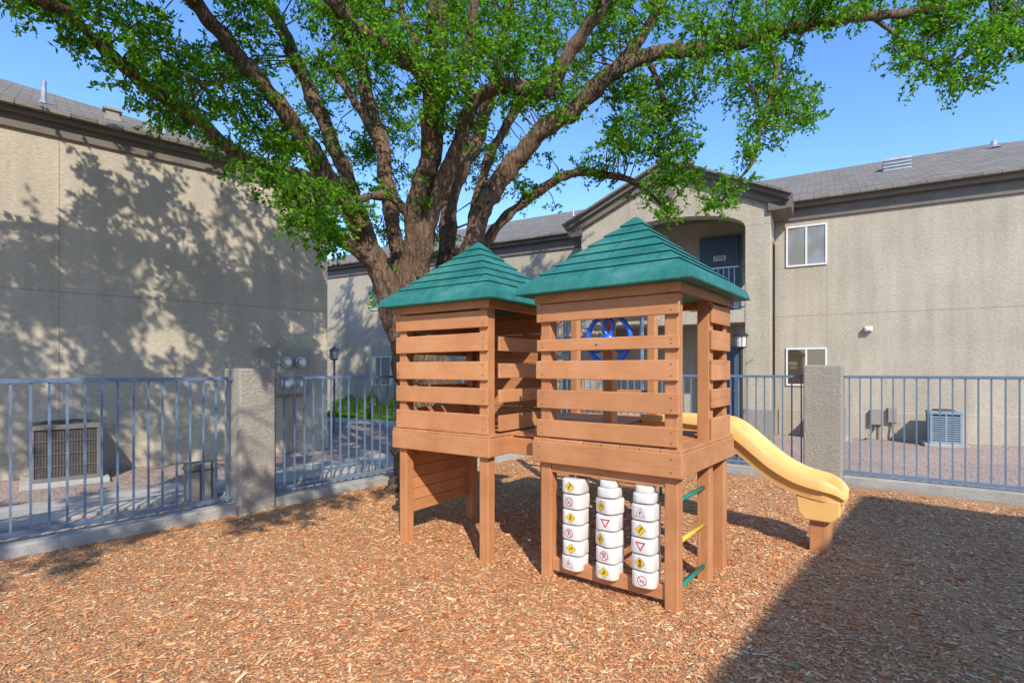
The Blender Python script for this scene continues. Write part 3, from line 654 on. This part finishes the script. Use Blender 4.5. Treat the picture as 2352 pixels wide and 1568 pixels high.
reg(1380,390,7.4,90,20,.2,7,.18); reg(1220,440,7.6,50,30,.2,3,.16)
reg(1730,350,6.5,22,60,.2,5,.18)
for (li,n_,rd_) in ((3,46,.2),(1,12,.2),(5,18,.2),(7,24,.2),(9,10,.15),(11,20,.22),(13,12,.15),(14,8,.16),(6,12,.18),(2,6,.18)):
    L=limbs[li]; pts=cat([tuple(S(u,v,d_)) for u,v,d_,w_ in L],8)
    for k in range(n_):
        q=pts[int(rng.uniform(.25 if li!=9 else .4,.99)*len(pts))]
        CL.append((np.array(q)+rng.normal(0,.13,3),rd_*rng.uniform(.6,1.2),.8))
NV=len(CL)
ts=np.array([-tdir.x,-tdir.y,-tdir.z])/math.sin(SE)   # toward the sun, per metre of height
for k in range(16):
    y=rng.uniform(4.5,8.0); CL.append((np.array([rng.uniform(-4.8,3.4),y,1.55+.72*y+rng.uniform(.4,1.6)]),.35,1))
for k in range(6): CL.append((np.array([rng.uniform(-3.4,-2.0),rng.uniform(.8,2.6),rng.uniform(5.6,6.3)]),.3,1))  # unseen clusters added on the overhead limb for dappled shade
def shade_clusters(M,x0,x1,y,z0,z1,h0,h1,n,r):  # adds leaf clusters out of view, up-sun of a surface, to shade it
    k=0;tries=0
    while k<n and tries<n*20:
        tries+=1
        q=np.array(M@Vector((rng.uniform(x0,x1),y if not isinstance(y,tuple) else rng.uniform(*y),rng.uniform(z0,z1))))
        h=rng.uniform(h0,h1)-q[2]; c_=q+ts*h
        if inview(c_): continue
        CL.append((c_,r*rng.uniform(.7,1.2),1)); k+=1
shade_clusters(BR,-16.5,-7.5,0,.3,5.0,8.4,11.2,230,.45)
shade_clusters(BL,-4.5,4.4,0,.0,3.6,4.9,7.6,140,.42)
shade_clusters(BL,.5,4.4,0,2.4,4.6,6.0,8.6,36,.42)
shade_clusters(BL,-4.5,0,0,3.0,4.9,5.6,8.2,18,.34)
shade_clusters(FL,-1.2,3.6,(-.9,.5),0,.1,4.9,6.0,26,.26)
shade_clusters(FL,-1.2,5.0,(.9,2.6),0,.1,4.9,6.4,36,.32)
LPa=np.array([tuple(q) for q,_ in LP])
P=[];D=[];P2_=[];D2=[]
for ci_,(c_,r_,de) in enumerate(CL):
    far=ci_>=NV
    j=np.argmin(((LPa-c_)**2).sum(1)); o=LPa[j]; dist=np.linalg.norm(c_-o)
    if dist>.12:
        mid=(o+c_)/2+rng.normal(0,.06,3)*dist+np.array([0,0,.05*dist])
        tm_.tube([o,mid,c_],[min(.02,.006+.006*dist),.008,.004],5,cap=False)
    nt_=int(8*de*(r_/.3)**1.3)+3
    for t in range(nt_):
        dv=rng.normal(size=3)+ (c_-o)/(dist+.1)*.5; dv/=np.linalg.norm(dv)
        ln_=r_*rng.uniform(.5,1.3); st_=c_+rng.normal(0,r_*.25,3)
        m_=int(ln_/(.035 if far else .0175))+4
        s_=np.linspace(.05,1,m_)[:,None]
        pp=st_+dv*ln_*s_+np.array([0,0,-.10])*s_**2*ln_*1.5+rng.normal(0,.012,(m_,3))
        (P2_ if far else P).append(pp); (D2 if far else D).append(np.repeat((dv*.6)[None],m_,0)); 
        if not far: tm_.tube([st_,st_+dv*ln_*.5,st_+dv*ln_+np.array([0,0,-.12*ln_])],[.004,.003,.0015],3,cap=False)
P=np.concatenate(P); D=np.concatenate(D); P2_=np.concatenate(P2_); D2=np.concatenate(D2); print("leaves",len(P),len(P2_))
tm_.make("trunk",BARK,parent=tree,smooth=True,fix=False)
v,f=leafverts(P,.062,.030,D); v2,f2=leafverts(P2_,.11,.07,D2)
bigmesh("crown",np.concatenate([v,v2]),4,[LEAF],parent=tree,faces=np.concatenate([f,f2+len(v)]))

# ------------------------------------------------------------------ play structure
ps=empty("playhouse",T1,label="brown wooden double tower playhouse with green roofs on mulch",cat="playground equipment")
def part(name,mb,mat,M=T1,parent=None,**k): return mb.make(name,mat,M,parent or ps,**k)
def post(M,x,y,z0,z1,w_=.09,lean=0):
    m=MB(); h=w_/2
    m.box(x-h,x+h,y-h,y+h,z0,z1); return part("post",m,WZ,M,bevel=.008)
SL1=[(1.90,2.03),(1.69,1.775),(1.485,1.618),(1.27,1.405),(1.06,1.185)]
SL2=[(1.89,2.025),(1.695,1.84),(1.475,1.625),(1.277,1.413),(1.045,1.205)]
def slats(M,p0,p1,rows,y_or_x,axis,th=.024):
    m=MB()
    for a,b in rows:
        n0=len(m.v)
        if axis=='x': m.box(p0+random.uniform(-.006,.006),p1+random.uniform(-.006,.006),y_or_x-th,y_or_x,a,b)
        else: m.box(y_or_x-th,y_or_x,p0,p1,a,b)
        tl=random.uniform(-.006,.006); sg=random.uniform(-.003,.003)
        if axis=='x':
            for k in range(n0,len(m.v)):
                x,y,z=m.v[k]; m.v[k]=(x,y,z+tl*(x-p0)/(p1-p0)+sg)
    return part("railing",m,WX if axis=='x' else WY,M,bevel=.006)
def rim(M,x0,x1,y0,y1,z0,z1,t=.038):
    for ya,yb in ((y0,y0+t),(y1-t,y1)):
        m=MB(); m.box(x0,x1,ya,yb,z0,z1); part("rim_board",m,WX,M,bevel=.006)
    for xa,xb in ((x0,x0+t),(x1-t,x1)):
        m=MB(); m.box(xa,xb,y0+t,y1-t,z0+.002,z1-.002); part("rim_board",m,WY,M,bevel=.006)
def deck(M,x0,x1,y0,y1,z,th=.03,w_=.135):
    m=MB(); n=round((x1-x0)/w_); s=(x1-x0)/n
    for i in range(n): m.box(x0+i*s+.003,x0+(i+1)*s-.003,y0,y1,z-th,z+random.uniform(0,.002))
    part("deck",m,WY,M,bevel=.005)
W1=1.05
for (x,y,z0,z1) in ((-.045,.045,-.02,2.06),(-W1+.045,.045,-.02,2.06),(-.045,W1-.045,-.02,2.06),(-W1+.045,W1-.045,-.02,2.06),(-.045,.66,-.02,2.06)):
    post(T1,x,y,z0,z1)
rim(T1,-W1-.05,.04,-.04,W1+.05,.875,1.03)
deck(T1,-W1-.045,.035,-.035,W1+.045,1.05,.022)
slats(T1,-W1-.025,.012,SL1,-.001,'x')
slats(T1,.615,W1+.0,SL2,.026,'y')
def topbeam(M,W):
    for ya,yb in ((-.035,0),(W,W+.035)):
        m=MB(); m.box(-W-.035,.035,ya,yb,2.04,2.125); part("top_beam",m,WX,M,bevel=.006)
    for xa,xb in ((0,.035),(-W-.035,-W)):
        m=MB(); m.box(xa,xb,.001,W-.001,2.042,2.123); part("top_beam",m,WY,M,bevel=.006)
topbeam(T1,W1)
m=MB(); m.box(-W1+.09,-.09,.02,.075,.075,.17); part("base_beam",m,WX,T1,bevel=.006)
m=MB(); m.box(-W1+.09,-.09,.01,.075,.80,.875); part("support_beam",m,WX,T1,bevel=.006)
def towerroof(M,W,o=.135,zb=2.10,za=2.72):
    cx_,cy_=-W/2,W/2; hs_=W/2+o; m=MB()
    def ring(h,z): return [(cx_-h,cy_-h,z),(cx_+h,cy_-h,z),(cx_+h,cy_+h,z),(cx_-h,cy_+h,z)]
    levels=[(hs_,zb),(hs_+.004,zb+.008),(hs_-.016,zb+.070),(hs_-.035,zb+.085)]
    rows=7; h0=hs_-.035; z0=zb+.085; tk_=.009
    def lv(i):
        t=i/rows; return h0*(1-t), z0+(za-z0)*(t**1.06)
    for i in range(rows):
        h1,z1=lv(i+1)
        if i<rows-1: levels+=[(h1-.002,z1-.003),(h1+tk_*.75,z1+tk_*.35),(h1+tk_*.45,z1+tk_*.95)]
        else: levels+=[(.012,za)]
    n0=len(m.v); 
    for h,z in levels: m.v+=ring(h,z)
    for i in range(len(levels)-1):
        mi=1 if (i>=4 and (i-4)%3==0 and i<len(levels)-2) else 0  # risers under each course get the dark teal as a painted shadow line
        for k in range(4):
            a=n0+i*4+k;b=n0+i*4+(k+1)%4; m.f.append((a,b,b+4,a+4)); m.m.append(mi)
    e=n0+(len(levels)-1)*4; m.f.append((e,e+1,e+2,e+3)); m.m.append(0)
    m.f.append((3,2,1,0)); m.m.append(0)
    ro=part("roof",m,[TEAL,TEALD],M)
    j=MB()
    for i in range(rows-1):
        ha,zA=lv(i); hb,zB=lv(i+1)
        if i>0: ha+=tk_*.45; zA+=tk_*.95
        n=max(1,int(2*ha/.22)); off=.5 if i%2 else .0
        for side in range(4):
            for k in range(n+1):
                s=-ha+ (k+off)*2*ha/max(1,n)+random.uniform(-.02,.02)
                if abs(s)>hb-.02: continue
                Rm=Matrix.Translation((cx_,cy_,0))@Matrix.Rotation(side*math.pi/2,4,'Z')
                w_=.0018
                A_=Vector((s-w_,-ha,zA));B_=Vector((s+w_,-ha,zA));C_=Vector((s+w_,-hb,zB-.003));D_=Vector((s-w_,-hb,zB-.003))
                up=Vector((0,-.5,.8))*.002
                j.poly([Rm@(q+up) for q in (A_,B_,C_,D_)])
    j.make("shingle_joint",TEALD,M,ro)
towerroof(T1,W1); 
# left tower
W2=1.0
for (x,y) in ((-.045,.045),(-W2+.045,.045),(-.045,W2-.045),(-W2+.045,W2-.045)): post(T2,x,y,-.02,2.06)
rim(T2,-W2-.05,.04,-.04,W2+.05,.865,1.015); deck(T2,-W2-.045,.035,-.035,W2+.045,1.037,.022)
slats(T2,-W2-.02,.012,SL2,-.001,'x'); slats(T2,.12,W2,[(a+.01,b-.02) for a,b in SL2[1:]],.026,'y'); slats(T2,.02,W2,SL2,-W2,'y')
m=MB()
for i in range(7): m.box(-W2,0,W2-.03,W2-.006,1.06+i*.14,1.06+i*.14+.134)
part("back_wall",m,WX,T2,bevel=.004)
m=MB()
for i in range(6): m.box(-W2-.0,-W2+.024,.05,W2-.05,.26+i*.105,.26+i*.105+.10)
part("side_panel",m,WY,T2,bevel=.004)
topbeam(T2,W2); towerroof(T2,W2,.13)
# bridge
deck(T1,-1.52,-1.11,.22,.9,1.03,.022)
for ya,yb in ((.17,.21),(.91,.95)):
    m=MB(); m.box(-1.50,-1.10,ya,yb,.87,1.0); part("bridge_beam",m,WX,T1,bevel=.005)
# rear platform
deck(T1,-2.1,-1.05,1.15,2.2,1.05,.022); rim(T1,-2.1,-1.03,1.13,2.22,.875,1.026)
for (x,y) in ((-1.09,2.15),(-2.05,2.15)): post(T1,x,y,-.02,2.25)
post(T1,-2.05,1.2,.88,2.05)
post(T1,-1.09,1.2,.88,1.85)
slats(T1,-2.08,-1.06,[(1.84,1.93),(1.20,1.33)],2.22,'x')
for z,mt in ((.70,GREENM),(.43,YELM),(.13,GREENM)):
    m=MB(); m.tube([(-.045,.09,z),(-.045,.615,z)],.016,12); part("ladder_rung",m,mt,T1,smooth=True)
m=MB(); pts=cat([(-1.2,2.3,1.1),(-1.25,2.6,1.0),(-1.3,2.85,.5),(-1.3,2.9,0)],8); m.tube(pts,.018,10); pts=cat([(-1.8,2.3,1.1),(-1.85,2.6,1.0),(-1.9,2.85,.5),(-1.9,2.9,0)],8); m.tube(pts,.018,10)
for z in (.3,.6): m.tube([(-1.3,2.87,z),(-1.9,2.87,z)],.015,8)
part("climber_bar",m,GREENM,T1,smooth=True)
# steering wheel
m=MB(); c0=Vector((-.515,.055,1.765)); rr=.165
ring=[c0+Vector((rr*math.cos(t),0,rr*math.sin(t))) for t in np.linspace(0,2*math.pi,37)]
m.tube(ring,.017,10,cap=False)
for a0 in (90,210,330):
    a=R(a0); q=c0+Vector((rr*.98*math.cos(a),0,rr*.98*math.sin(a))); 
    mid=c0+Vector((rr*.6*math.cos(a+.35),0,rr*.6*math.sin(a+.35)))
    mid2=c0+Vector((rr*.6*math.cos(a-.35),0,rr*.6*math.sin(a-.35)))
    m.tube(cat([tuple(c0),tuple(mid),tuple(q)],6),.014,8); m.tube(cat([tuple(c0),tuple(mid2),tuple(q)],6),.014,8)
m.tube([c0+Vector((0,-.03,0)),c0+Vector((0,.03,0))],.04,16)
part("steering_wheel",m,BLUEP,T1,smooth=True)
m=MB(); m.tube([(-.56,-.026,1.735),(-.56,-.034,1.735)],[.013,.008],10); part("bolt",m,METAL,T1)
m=MB()
for a,b in SL1:
    for x in (-.035,-W1+.03):
        for z in (a+.03,b-.03): m.tube([(x,-.0255,z),(x,-.028,z)],.0045,6)
for x in (-.03,-W1+.01):
    for z in (.91,.99): m.tube([(x,-.0405,z),(x,-.043,z)],.005,6)
part("screws",m,ACD,T1)
m=MB()
for a,b in SL2:
    for x in (-.035,-W2+.02):
        for z in (a+.035,b-.035): m.tube([(x,-.0255,z),(x,-.028,z)],.0045,6)
part("screws",m,ACD,T2)
# slide
tk=[0,.35,.68,.80,.917,1.0,1.083,1.19,1.3,1.40,1.50,1.62,1.72,1.75]
top=[1.11,1.11,1.11,1.10,1.04,.97,.90,.81,.735,.685,.655,.635,.59,.53]
bot=[.99,.98,.94,.87,.79,.73,.66,.585,.53,.495,.475,.46,.45,.45]
bed=[1.06,1.06,1.055,1.01,.94,.865,.785,.69,.61,.56,.53,.51,.49,.475]
m=MB(); y0,y1=1.72,2.18; rows=[]
tt=np.linspace(0,1.75,60); top_=np.interp(tt,tk,top); bot_=np.interp(tt,tk,bot); bed_=np.interp(tt,tk,bed)
def sm(a):
    for _ in range(3): a=np.concatenate([[a[0]],(a[:-2]+2*a[1:-1]+a[2:])/4,[a[-1]]])
    return a
top_,bot_,bed_=sm(top_),sm(bot_),sm(bed_)
for i,t in enumerate(tt):
    x=-1.03+t
    T_,B_,D_=top_[i],bot_[i],bed_[i]
    inset=.05*max(0,(t-1.6)/.15)
    a,b=y0+inset,y1-inset
    h=T_-B_
    rows.append([(x,a+.04,B_),(x,a+.030,B_+h*.40),(x,a-.004,B_+h*.52),(x,a-.004,T_-.015),(x,a+.005,T_),(x,a+.03,T_),(x,a+.042,T_-.015),(x,a+.065,D_+.01),(x,a+.09,D_),
        (x,b-.09,D_),(x,b-.065,D_+.01),(x,b-.042,T_-.015),(x,b-.03,T_),(x,b-.005,T_),(x,b+.004,T_-.015),(x,b+.004,B_+h*.52),(x,b-.030,B_+h*.40),(x,b-.04,B_)])
k=len(rows[0])
for r_ in rows: m.v+=r_
for i in range(len(rows)-1):
    for j in range(k):
        a=i*k+j;b=i*k+(j+1)%k; m.f.append((a,b,b+k,a+k)); m.m.append(0)
m.f.append(tuple(range(k))); m.f.append(tuple(reversed(range((len(rows)-1)*k,len(rows)*k)))); m.m+=[0,0]
sld=part("slide",m,YEL,T1)
sld.data.polygons.foreach_set("use_smooth",[True]*len(sld.data.polygons))
es=sld.modifiers.new("es",'EDGE_SPLIT'); es.split_angle=R(50)
m=MB(); m.prism([(.36,.49),(.69,.47),(.69,.35),(.63,.29),(.43,.29),(.38,.35)],y0+.05,'y',y1-.05); m.make("slide_foot",YEL,T1,sld,bevel=.012)
m=MB(); m.box(.46,.60,y0+.10,y1-.10,-.02,.29); m.make("slide_support",WZ,T1,sld,bevel=.006)
# spinner columns
def stroke(P2,pts,w_,mi,lay):
    for i in range(len(pts)-1):
        a=Vector(pts[i]);b=Vector(pts[i+1]); d_=(b-a); 
        if d_.length<1e-6: continue
        n_=Vector((-d_.y,d_.x)).normalized()*w_/2; e_=d_.normalized()*w_*.2
        P2.append(([a-n_-e_,b-n_+e_,b+n_+e_,a+n_-e_],mi,lay))
def circ(r_,n=24,c=(0,0)): return [(c[0]+r_*math.cos(2*math.pi*i/n),c[1]+r_*math.sin(2*math.pi*i/n)) for i in range(n+1)]
def sign(kind):
    P2=[]; s=.044
    if kind[0]=='d':
        P2.append(([(-s,0),(0,-s),(s,0),(0,s)],3,0)); P2.append(([(-s*.92,0),(0,-s*.92),(s*.92,0),(0,s*.92)],2,1))
        if kind=='d_arrow': stroke(P2,[(-.008,-.02),(-.008,-.004),(.008,.006),(.008,.014)],.007,3,2); P2.append(([(-.001,.012),(.017,.012),(.008,.027)],3,2))
        if kind=='d_turn': stroke(P2,[(-.018,-.008),(.004,-.008),(.004,.006)],.007,3,2); P2.append(([(-.006,.005),(.014,.005),(.004,.019)],3,2)); 
        if kind=='d_feet':
            for q in (-.009,.009): P2.append((circ(.006,10,(q,.007+q*.4))[:-1],3,2)); P2.append((circ(.004,10,(q,-.008+q*.4))[:-1],3,2)); stroke(P2,[(q,.006+q*.4),(q,-.006+q*.4)],.006,3,2)
        if kind=='d_walk': P2.append((circ(.005,10,(.003,.018))[:-1],3,2)); stroke(P2,[(.002,.012),(-.002,-.002),(-.012,-.018)],.006,3,2); stroke(P2,[(-.002,-.002),(.009,-.018)],.005,3,2); stroke(P2,[(-.012,.0),(.001,.01),(.013,.002)],.004,3,2)
        if kind=='d_light':
            P2.append(([(-.010,-.027),(.010,-.027),(.010,.027),(-.010,.027)],3,2))
            for z,mi in ((.017,4),(0,2),(-.017,5)): P2.append((circ(.006,12,(0,z))[:-1],mi,3))
    if kind[0]=='t':
        P2.append(([(-.040,-.031),(.040,-.031),(0,.038)],4,0)); P2.append(([(-.033,-.027),(.033,-.027),(0,.030)],1,1))
        stroke(P2,[(-.008,-.02),(.0,-.012),(-.006,-.004),(.003,.004)],.004,3,2); P2.append(([(-.009,.0),(.010,.0),(.006,.009),(-.005,.009)],3,2))
    if kind[0]=='y':
        P2.append(([(-.042,.034),(0,-.038),(.042,.034)],4,0)); P2.append(([(-.024,.023),(0,-.018),(.024,.023)],1,1))
    if kind[0]=='n':
        P2.append((circ(.038)[:-1],4,0)); P2.append((circ(.032)[:-1],1,1))
        if kind=='n_p': stroke(P2,[(-.008,-.021),(-.008,.021),(.004,.021),(.011,.015),(.011,.006),(.004,0),(-.008,0)],.006,3,2)
        else: stroke(P2,[(-.016,-.006),(.012,-.006),(.012,.006)],.005,3,2); P2.append(([(-.020,-.006),(-.012,-.014),(-.012,.002)],3,2))
        stroke(P2,[(-.024,.022),(.024,-.022)],.005,4,3)
    return P2
def rsq(hw,cc,seg=5):
    o=[]
    for (sx,sy,a0) in ((1,-1,-90),(1,1,0),(-1,1,90),(-1,-1,180)):
        for i in range(seg+1):
            a=R(a0+90*i/seg); o.append((sx*(hw-cc)+cc*math.cos(a),sy*(hw-cc)+cc*math.sin(a)))
    return o
cols=[(-.772,[.118,.78],['d_arrow','n_s','d_walk','n_p','d_feet','t']),(-.50,[.12,.79],['','d_feet','y','d_walk','n_p','d_turn']),(-.231,[.13,.79],['','t','d_arrow','y','d_light','n_s'])]
for ci,(cx0,(zb,zt),kinds) in enumerate(cols):
    m=MB(); m.tube([(cx0,.045,.15),(cx0,.045,.88)],.012,8); rod=part("spinner_column",m,METAL,T1)
    h=(zt-zb)/6.05
    for i,kd in enumerate(kinds):
        zc=zt-h*(i+.5); 
        yawj=[0,7,-4,3,-6,5,2][(i+ci*2)%7]+(0 if not(ci==1 and i in (1,3)) else 18)
        T_=Matrix.Translation((cx0+random.uniform(-.004,.004),.045+random.uniform(-.003,.003),zc))@Matrix.Rotation(R(-yawj),4,'Z')
        hw=.083; m=MB()
        if i==0 and ci>0:
            m.prism(rsq(.076,.052),-h/2+.004,'z',h*.12,T=T_); m.prism(rsq(.062,.045),h*.12,'z',h/2+.006,T=T_)
        else: m.prism(rsq(hw,.050),-h/2+.004,'z',h/2-.004,T=T_)
        b=m.make("spinner_block",[WHITE],T1,rod,bevel=.011,smooth=False)
        b.modifiers["bevel"].segments=3; b.modifiers["bevel"].angle_limit=R(60)
        b.data.polygons.foreach_set("use_smooth",[len(p_.vertices)==4 for p_ in b.data.polygons])
        if kd:
            q=MB()
            for pl,mi,lay in sign(kd): q.poly([T_@Vector((x[0]*.86,-hw-.001-.0007*lay,x[1]*.86)) for x in pl],mi)
            q.make("spinner_sign",[WHITE,WHITE,SYEL,SBLK,SRED,SGRN],T1,rod,fix=False)
